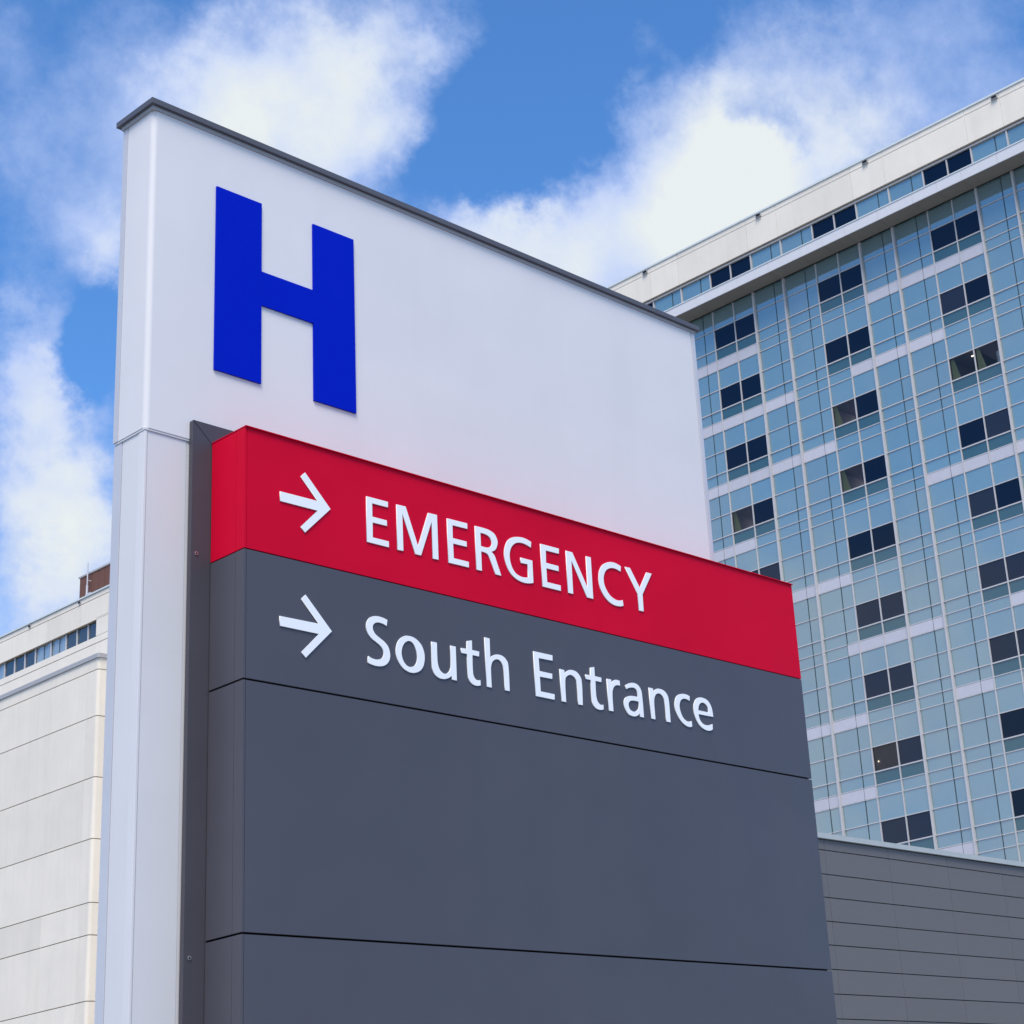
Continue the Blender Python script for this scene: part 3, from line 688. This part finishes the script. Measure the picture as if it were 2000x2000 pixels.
for i in range(len(ml) - 1):
    c = MB()
    X_ = XT + 0.28
    if kinds[i] == 'c':          # window with pleated blinds drawn close behind the glass
        n = 4; w_ = (ml[i + 1] - ml[i]) / n
        for j in range(n):
            a = ml[i] + j * w_
            c.poly([(X_, a, 50.72), (X_ + (0.05 if j % 2 else -0.02), a + w_, 50.72), (X_ + (0.05 if j % 2 else -0.02), a + w_, 49.3), (X_, a, 49.3)])
        part(c, 'window', M['bluecurt'], wing, 'window with pale blinds drawn')
    else:
        c.poly([(X_, ml[i], 50.72), (X_, ml[i + 1], 50.72), (X_, ml[i + 1], 49.3), (X_, ml[i], 49.3)])
        part(c, 'window', M['wind'], wing)
    if i:
        c = MB(); c.box(XT + 0.16, XT + 0.27, ml[i] - 0.035, ml[i] + 0.035, 49.305, 50.715); part(c, 'window_mullion', M['trim'], wing)
c = MB(); c.box(XT + 0.10, XT + 0.5, 131.61, 171.9, 50.722, 50.745); part(c, 'window_head', M['groove'], wing)
# lower block standing forward of the wall
XB = 78.0
c = MB()
yb0, yb1 = 127.78, 172.0
ysb = [yb0, 129.27, 134.6, 145.0, 158.0, 172.0]
zsb = [0.0, 5.6, 10.4, 15.2, 20.0, 24.8, 27.2, 32.0, 36.75, 41.58, 45.32, 46.28]
def rounded(x0, x1, y0, y1, r=0.25, n=5):
    pts = []
    for i in range(n + 1):
        t = math.pi * 0.5 * i / n
        pts.append((x0 + r - r * math.cos(t), y0 + r - r * math.sin(t)))
    return pts + [(x1, y0), (x1, y1), (x0, y1)]
for j in range(len(zsb) - 1):
    for i in range(len(ysb) - 1):
        c = MB()
        if i == 0:
            c.prism_z(rounded(XB, XT - 0.005, ysb[0], ysb[1] - 0.01), zsb[j] + 0.036, zsb[j + 1] - 0.036, 0, False)
        else:
            c.box(XB, XB + 0.4, ysb[i] + 0.01, ysb[i + 1] - 0.01, zsb[j] + 0.036, zsb[j + 1] - 0.036)
        part(c, 'block_panel', M['concrete'], wing)
c = MB()
for j in range(1, len(zsb) - 1):
    c.prism_z(rounded(XB + 0.06, XT - 0.01, yb0 + 0.06, ysb[1] - 0.02), zsb[j] - 0.034, zsb[j] + 0.034)
    for i in range(1, len(ysb) - 1):
        c.box(XB + 0.06, XB + 0.39, ysb[i] + 0.04, ysb[i + 1] - 0.04, zsb[j] - 0.034, zsb[j] + 0.034)
part(c, 'groove_backing', M['groove'], wing)
c = MB(); c.box(XB + 0.401, XT - 0.01, ysb[1], yb1, 0, 46.2); part(c, 'block_core', M['concrete'], wing)
c = MB()
for i in range(1, len(ysb) - 1): c.box(XB + 0.025, XB + 0.38, ysb[i] - 0.01, ysb[i] + 0.01, 0, 46.2)
part(c, 'joint_sealant', M['concrete'], wing)
c = MB(); c.prism_z(rounded(XB - 0.12, XT - 0.005, yb0 - 0.12, yb1, 0.2), 46.255, 46.60); part(c, 'block_coping', M['flash'], wing)
# penthouse and pipe
c = MB(); c.box(84.0, 96.0, 84.0, 141.05, 53.0, 57.65, 0)
for i in range(56):
    yy = 141.0 - 1.0 * i
    c.box(83.975, 84.0, yy - 0.9, yy - 0.05, 53.0, 57.6, 0)
part(c, 'penthouse', M['brown'], wing)
c = MB(); c.box(83.9, 96.1, 83.9, 141.15, 57.655, 57.80); part(c, 'penthouse_coping', M['flash'], wing)
c = MB()
c.cyl(Vector((83.6, 139.2, 57.2)), Vector((0, 0, 1)), 0.06, 2.6, 12)
c.cyl(Vector((83.6, 139.2, 56.0)), Vector((0, 0, 1)), 0.10, 0.9, 12)
c.cyl(Vector((83.6, 138.95, 55.60)), Vector((0, 1, 0)), 0.10, 0.7, 12)
c.box(83.66, 83.97, 139.17, 139.23, 56.9, 56.96)
part(c, 'vent_pipe', M['trim'], wing)
for yy in (141.96, 134.18, 126.4, 149.7, 157.4):
    c = MB()
    c.box(XT - 0.08, XT - 0.003, yy - 0.16, yy + 0.16, 52.78, 53.0, 0)
    c.box(XT - 0.14, XT - 0.081, yy - 0.11, yy + 0.11, 52.80, 52.93, 1)
    part(c, 'roof_scupper', [M['flash'], M['core']], wing)

# ---------------------------------------------------------------- low grey building
low = thing('grey_clad_building', 'low dark grey panelled building with pale coping below the glass tower', 'building', (55, 42, 0))
xs = [37.6, 39.78, 42.6, 45.4, 48.2, 51.0, 53.8, 56.6, 59.4, 62.2, 65.0, 67.8, 70.6]
zs = [0.0, 0.6, 1.2, 1.8, 2.4, 3.0, 3.6, 4.2, 4.8, 5.4, 6.05, 6.66, 7.27, 7.88, 8.48, 9.09, 9.69, 10.32, 10.60]
rest_c = MB(); cnt = 0
for i in range(len(xs) - 1):
    for j in range(len(zs) - 1):
        vis = i <= 5 and j >= 8
        c = MB() if vis else rest_c
        c.box(xs[i] + 0.006, xs[i + 1] - 0.006, 30.0, 30.06, zs[j] + 0.012, zs[j + 1] - 0.012)
        if vis: part(c, 'cladding_panel', M['clad'], low)
ysl = [30.063 + 2.75 * i for i in range(10)]
for i in range(9):
    for j in range(len(zs) - 1):
        rest_c.box(37.56, 37.615, ysl[i] + 0.006, ysl[i + 1] - 0.006, zs[j] + 0.012, zs[j + 1] - 0.012)
part(rest_c, 'cladding_panel', M['clad'], low, stuff=True)
c = MB(); c.box(37.62, 70.58, 30.063, 55, 0, 10.58); part(c, 'core_wall', M['seam'], low)
c = MB(); c.box(37.5, 70.7, 29.93, 55.1, 10.615, 10.75); part(c, 'coping', M['low_coping'], low)

# ---------------------------------------------------------------- the sign
XS, YF, ZT = 5.246, 7.314, 5.497
sign = thing('hospital_sign', 'big white hospital sign with a blue H and red and grey direction panels pointing right', 'sign', (7.2, 7.75, 0))
XL, XR, YWF, YWB = 4.868, 9.235, 7.628, 7.868
def rbox(mb, x0, x1, y0, y1, z0, z1, r, n=8, mat_=0):       # front-left corner rounded
    pts = []
    for i in range(n + 1):
        t = math.pi * 0.5 * i / n
        pts.append((x0 + r - r * math.cos(t), y0 + r - r * math.sin(t)))
    mb.prism_z(pts + [(x1, y0), (x1, y1), (x0, y1)], z0, z1, mat_, False)
# upper white cabinet with rounded edge, slightly proud of the lower one
c = MB(); rbox(c, XL, XR - 0.040, YWF, YWB, 5.500, 7.352, 0.030, 10)
# lipped bottom edge
up = part(c, 'upper_cabinet', M['white'], sign)
for f_ in up.data.polygons: f_.use_smooth = abs(f_.normal.z) < 0.5
up.data.set_sharp_from_angle(angle=math.radians(35))
c = MB(); c.box(XR - 0.037, XR, YWF - 0.004, YWB, 5.2, 7.352, 0, 0.004); part(c, 'end_trim', M['trim'], sign)
c = MB(); c.box(XL - 0.002, XL + 0.010, YWB + 0.003, YWB + 0.045, 5.500, 7.352, 0, 0.002); c.box(XL + 0.011, XR, YWB + 0.001, YWB + 0.043, 5.500, 7.350)
part(c, 'back_trim', M['trim'], sign)
# lower white column
c = MB()
c.box(XL + 0.024, 5.12, YWF + 0.009, YWF + 0.06, 0.15, 5.488, 0, 0.002)
c.box(XL + 0.009, XL + 0.06, YWF + 0.064, YWB - 0.03, 0.15, 5.488, 0, 0.002)
c.box(XL + 0.062, XR - 0.05, YWF + 0.062, YWB - 0.01, 0.15, 5.487)
c.box(5.121, XR - 0.05, YWF + 0.01, YWF + 0.0615, 0.15, 5.486)
part(c, 'lower_cabinet', M['white2'], sign)
c = MB(); c.box(XL + 0.006, XL + 0.021, YWF + 0.006, YWF + 0.061, 0.15, 5.488, 0, 0.003); part(c, 'corner_trim', M['white'], sign)
c = MB(); c.box(XL + 0.007, XL + 0.06, YWB - 0.026, YWB + 0.045, 0.15, 5.490, 0, 0.002); part(c, 'back_trim', M['trim'], sign)
c = MB(); c.box(XL + 0.003, XR - 0.045, YWF + 0.003, YWB + 0.03, 5.4885, 5.4995); part(c, 'joint_strip', M['white2'], sign)
# cap
c = MB(); c.box(XL - 0.03, XR + 0.028, YWF - 0.030, YWB + 0.075, 7.374, 7.408, 0, 0.003); part(c, 'top_cap', M['cap'], sign)
c = MB(); c.box(XL - 0.012, XR + 0.008, YWF - 0.009, YWB + 0.05, 7.3525, 7.3735); part(c, 'cap_flashing', M['flash'], sign)
# H
HX = [(0.022, 0.3185), (0.6715, 0.963)]
c = MB()
y0_, y1_ = YWF - 0.012, YWF - 0.0005
zb_, zt_ = ZT + 0.432, ZT + 1.5325
pts = [(HX[0][0], zb_), (HX[0][1], zb_), (HX[0][1], ZT + 0.902), (HX[1][0], ZT + 0.902), (HX[1][0], zb_), (HX[1][1], zb_),
       (HX[1][1], zt_), (HX[1][0], zt_), (HX[1][0], ZT + 1.108), (HX[0][1], ZT + 1.108), (HX[0][1], zt_), (HX[0][0], zt_)]
c.prism_y([(XS + a, b) for a, b in pts], y0_, y1_)
h_ = c.build('letter', M['blue']); h_.parent = up; h_['label'] = 'tall blue letter H'
h_.matrix_parent_inverse = Matrix.Identity(4)
# dark mitred frame behind the direction panels
c = MB()
fx0, fx1, fz = 5.130, 9.50, 5.597
c.prism_y([(fx0, 0.12), (5.242, 0.12), (5.242, 5.4895), (fx0, 5.5945)], 7.597, 7.6275)
c.prism_y([(fx0 + 0.003, fz), (5.246, 5.4905), (fx1, 5.4905), (fx1, fz)], 7.597, 7.6275)
c.box(5.243, fx1, 7.600, 7.6275, 0.12, 5.489)
fr = part(c, 'backing_frame', M['frame'], sign)
c = MB(); c.cyl(Vector((5.161, 7.5955, 4.877)), Vector((0, -1, 0)), 0.010, 0.004, 18, 0); c.cyl(Vector((5.161, 7.5935, 4.877)), Vector((0, -1, 0)), 0.0045, 0.003, 12, 1)
s_ = c.build('screw', [M['steel'], M['core']]); s_.parent = fr; s_.matrix_parent_inverse = Matrix.Identity(4)
c = MB(); c.cyl(Vector((5.161, 7.5955, 2.9)), Vector((0, -1, 0)), 0.010, 0.004, 18, 0); c.cyl(Vector((5.161, 7.5935, 2.9)), Vector((0, -1, 0)), 0.0045, 0.003, 12, 1)
s_ = c.build('screw', [M['steel'], M['core']]); s_.parent = fr; s_.matrix_parent_inverse = Matrix.Identity(4)
# direction panels: front plate, corner extrusion, side return, each separated by a fine seam
PX1 = 9.640
def dpanel(name, z0, z1, mt, label=None, g0=0.006, g1=0.006):
    c = MB()
    a, b = z0 + g0, z1 - g1
    c.box(XS + 0.015, PX1, YF, YF + 0.060, a, b, 0, 0.0015)                   # front plate
    c.prism_z([(XS, YF), (XS + 0.012, YF), (XS + 0.012, YF + 0.060), (XS + 0.020, YF + 0.060), (XS + 0.020, YF + 0.071), (XS, YF + 0.071)], a, b, 0)   # corner extrusion
    c.box(XS + 0.0005, XS + 0.05, YF + 0.0745, 7.596, a, b, 0, 0.001)         # side return
    c.box(XS + 0.052, PX1 - 0.001, YF + 0.0745, 7.596, a, b, 0)
    return part(c, name, mt, sign, label)
red = dpanel('direction_panel', 4.841, 5.4915, M['red'], 'red direction panel', g0=0.004, g1=0.0)
c = MB(); c.box(XS - 0.002, PX1 + 0.002, YF - 0.011, 7.596, 5.4922, 5.4968); part(c, 'panel_lip', M['red'], sign)
gr1 = dpanel('direction_panel', 4.177, 4.841, M['grey'], 'slate grey direction panel', g0=0.005, g1=0.002)
gr2 = dpanel('blank_panel', 2.976, 4.177, M['grey'], 'large blank slate grey panel', g0=0.005, g1=0.005)
gr3 = dpanel('blank_panel', 1.60, 2.976, M['grey'], 'blank slate grey panel at the foot', g0=0.005, g1=0.005)
gr4 = dpanel('blank_panel', 0.12, 1.60, M['grey'], 'blank slate grey panel at the ground', g0=0.005, g1=0.005)
c = MB(); c.box(XS + 0.014, PX1 - 0.02, YF + 0.020, 7.59, 0.13, 5.46); part(c, 'panel_core', M['core'], sign)
# raised lettering
def smooth(loop, n=5):
    N = len(loop); o = []
    for i in range(N):
        p0, p1, p2, p3 = loop[(i - 1) % N], loop[i], loop[(i + 1) % N], loop[(i + 2) % N]
        o.append((p1[0], p1[1]))
        if p1[2] and p2[2]: continue                       # corner to corner: straight
        a = p1 if p1[2] else p0
        d = p2 if p2[2] else p3
        for k in range(1, n):
            t = k / n
            m1 = ((p2[0] - a[0]) * 0.5, (p2[1] - a[1]) * 0.5) if not p1[2] else None
            m2 = ((d[0] - p1[0]) * 0.5, (d[1] - p1[1]) * 0.5) if not p2[2] else None
            ch = (p2[0] - p1[0], p2[1] - p1[1])
            if m1 is None: m1 = (2 * ch[0] - m2[0], 2 * ch[1] - m2[1]); m1 = (0.5 * (m1[0] + ch[0]), 0.5 * (m1[1] + ch[1]))
            if m2 is None: m2 = (2 * ch[0] - m1[0], 2 * ch[1] - m1[1]); m2 = (0.5 * (m2[0] + ch[0]), 0.5 * (m2[1] + ch[1]))
            h00 = 2 * t**3 - 3 * t * t + 1; h10 = t**3 - 2 * t * t + t; h01 = -2 * t**3 + 3 * t * t; h11 = t**3 - t * t
            o.append(tuple(h00 * p1[j] + h10 * m1[j] + h01 * p2[j] + h11 * m2[j] for j in (0, 1)))
    return o
def raised(name, loops, parent):
    cu = bpy.data.curves.new(name, 'CURVE')
    cu.dimensions = '2D'; cu.fill_mode = 'BOTH'
    cu.extrude = 0.0022; cu.bevel_depth = 0.0008; cu.bevel_resolution = 1; cu.offset = -0.0016
    for lp in loops:
        pts = smooth(lp)
        sp = cu.splines.new('POLY'); sp.points.add(len(pts) - 1)
        for i, (x, z) in enumerate(pts): sp.points[i].co = (x, z, 0, 1)
        sp.use_cyclic_u = True
    tmp = bpy.data.objects.new('tmp', cu); COL.objects.link(tmp)
    bpy.context.view_layer.update()
    me = bpy.data.meshes.new_from_object(tmp.evaluated_get(bpy.context.evaluated_depsgraph_get()))
    bpy.data.objects.remove(tmp)
    me.name = name
    me.transform(Matrix.Translation((XS, YF - 0.0033, ZT)) @ Matrix.Rotation(math.radians(90), 4, 'X'))
    me.materials.clear(); me.materials.append(M['letter'])
    o = bpy.data.objects.new(name, me); COL.objects.link(o); o.parent = parent
    return o
for (n, p, loops) in GLYPHS:
    raised('arrow' if n == 'arrow' else 'letter', loops, red if p == 'red' else gr1)
c = MB(); c.box(4.75, 9.75, 7.2, 8.05, 0.0, 0.118, 0, 0.01); part(c, 'plinth', M['concrete'], sign)
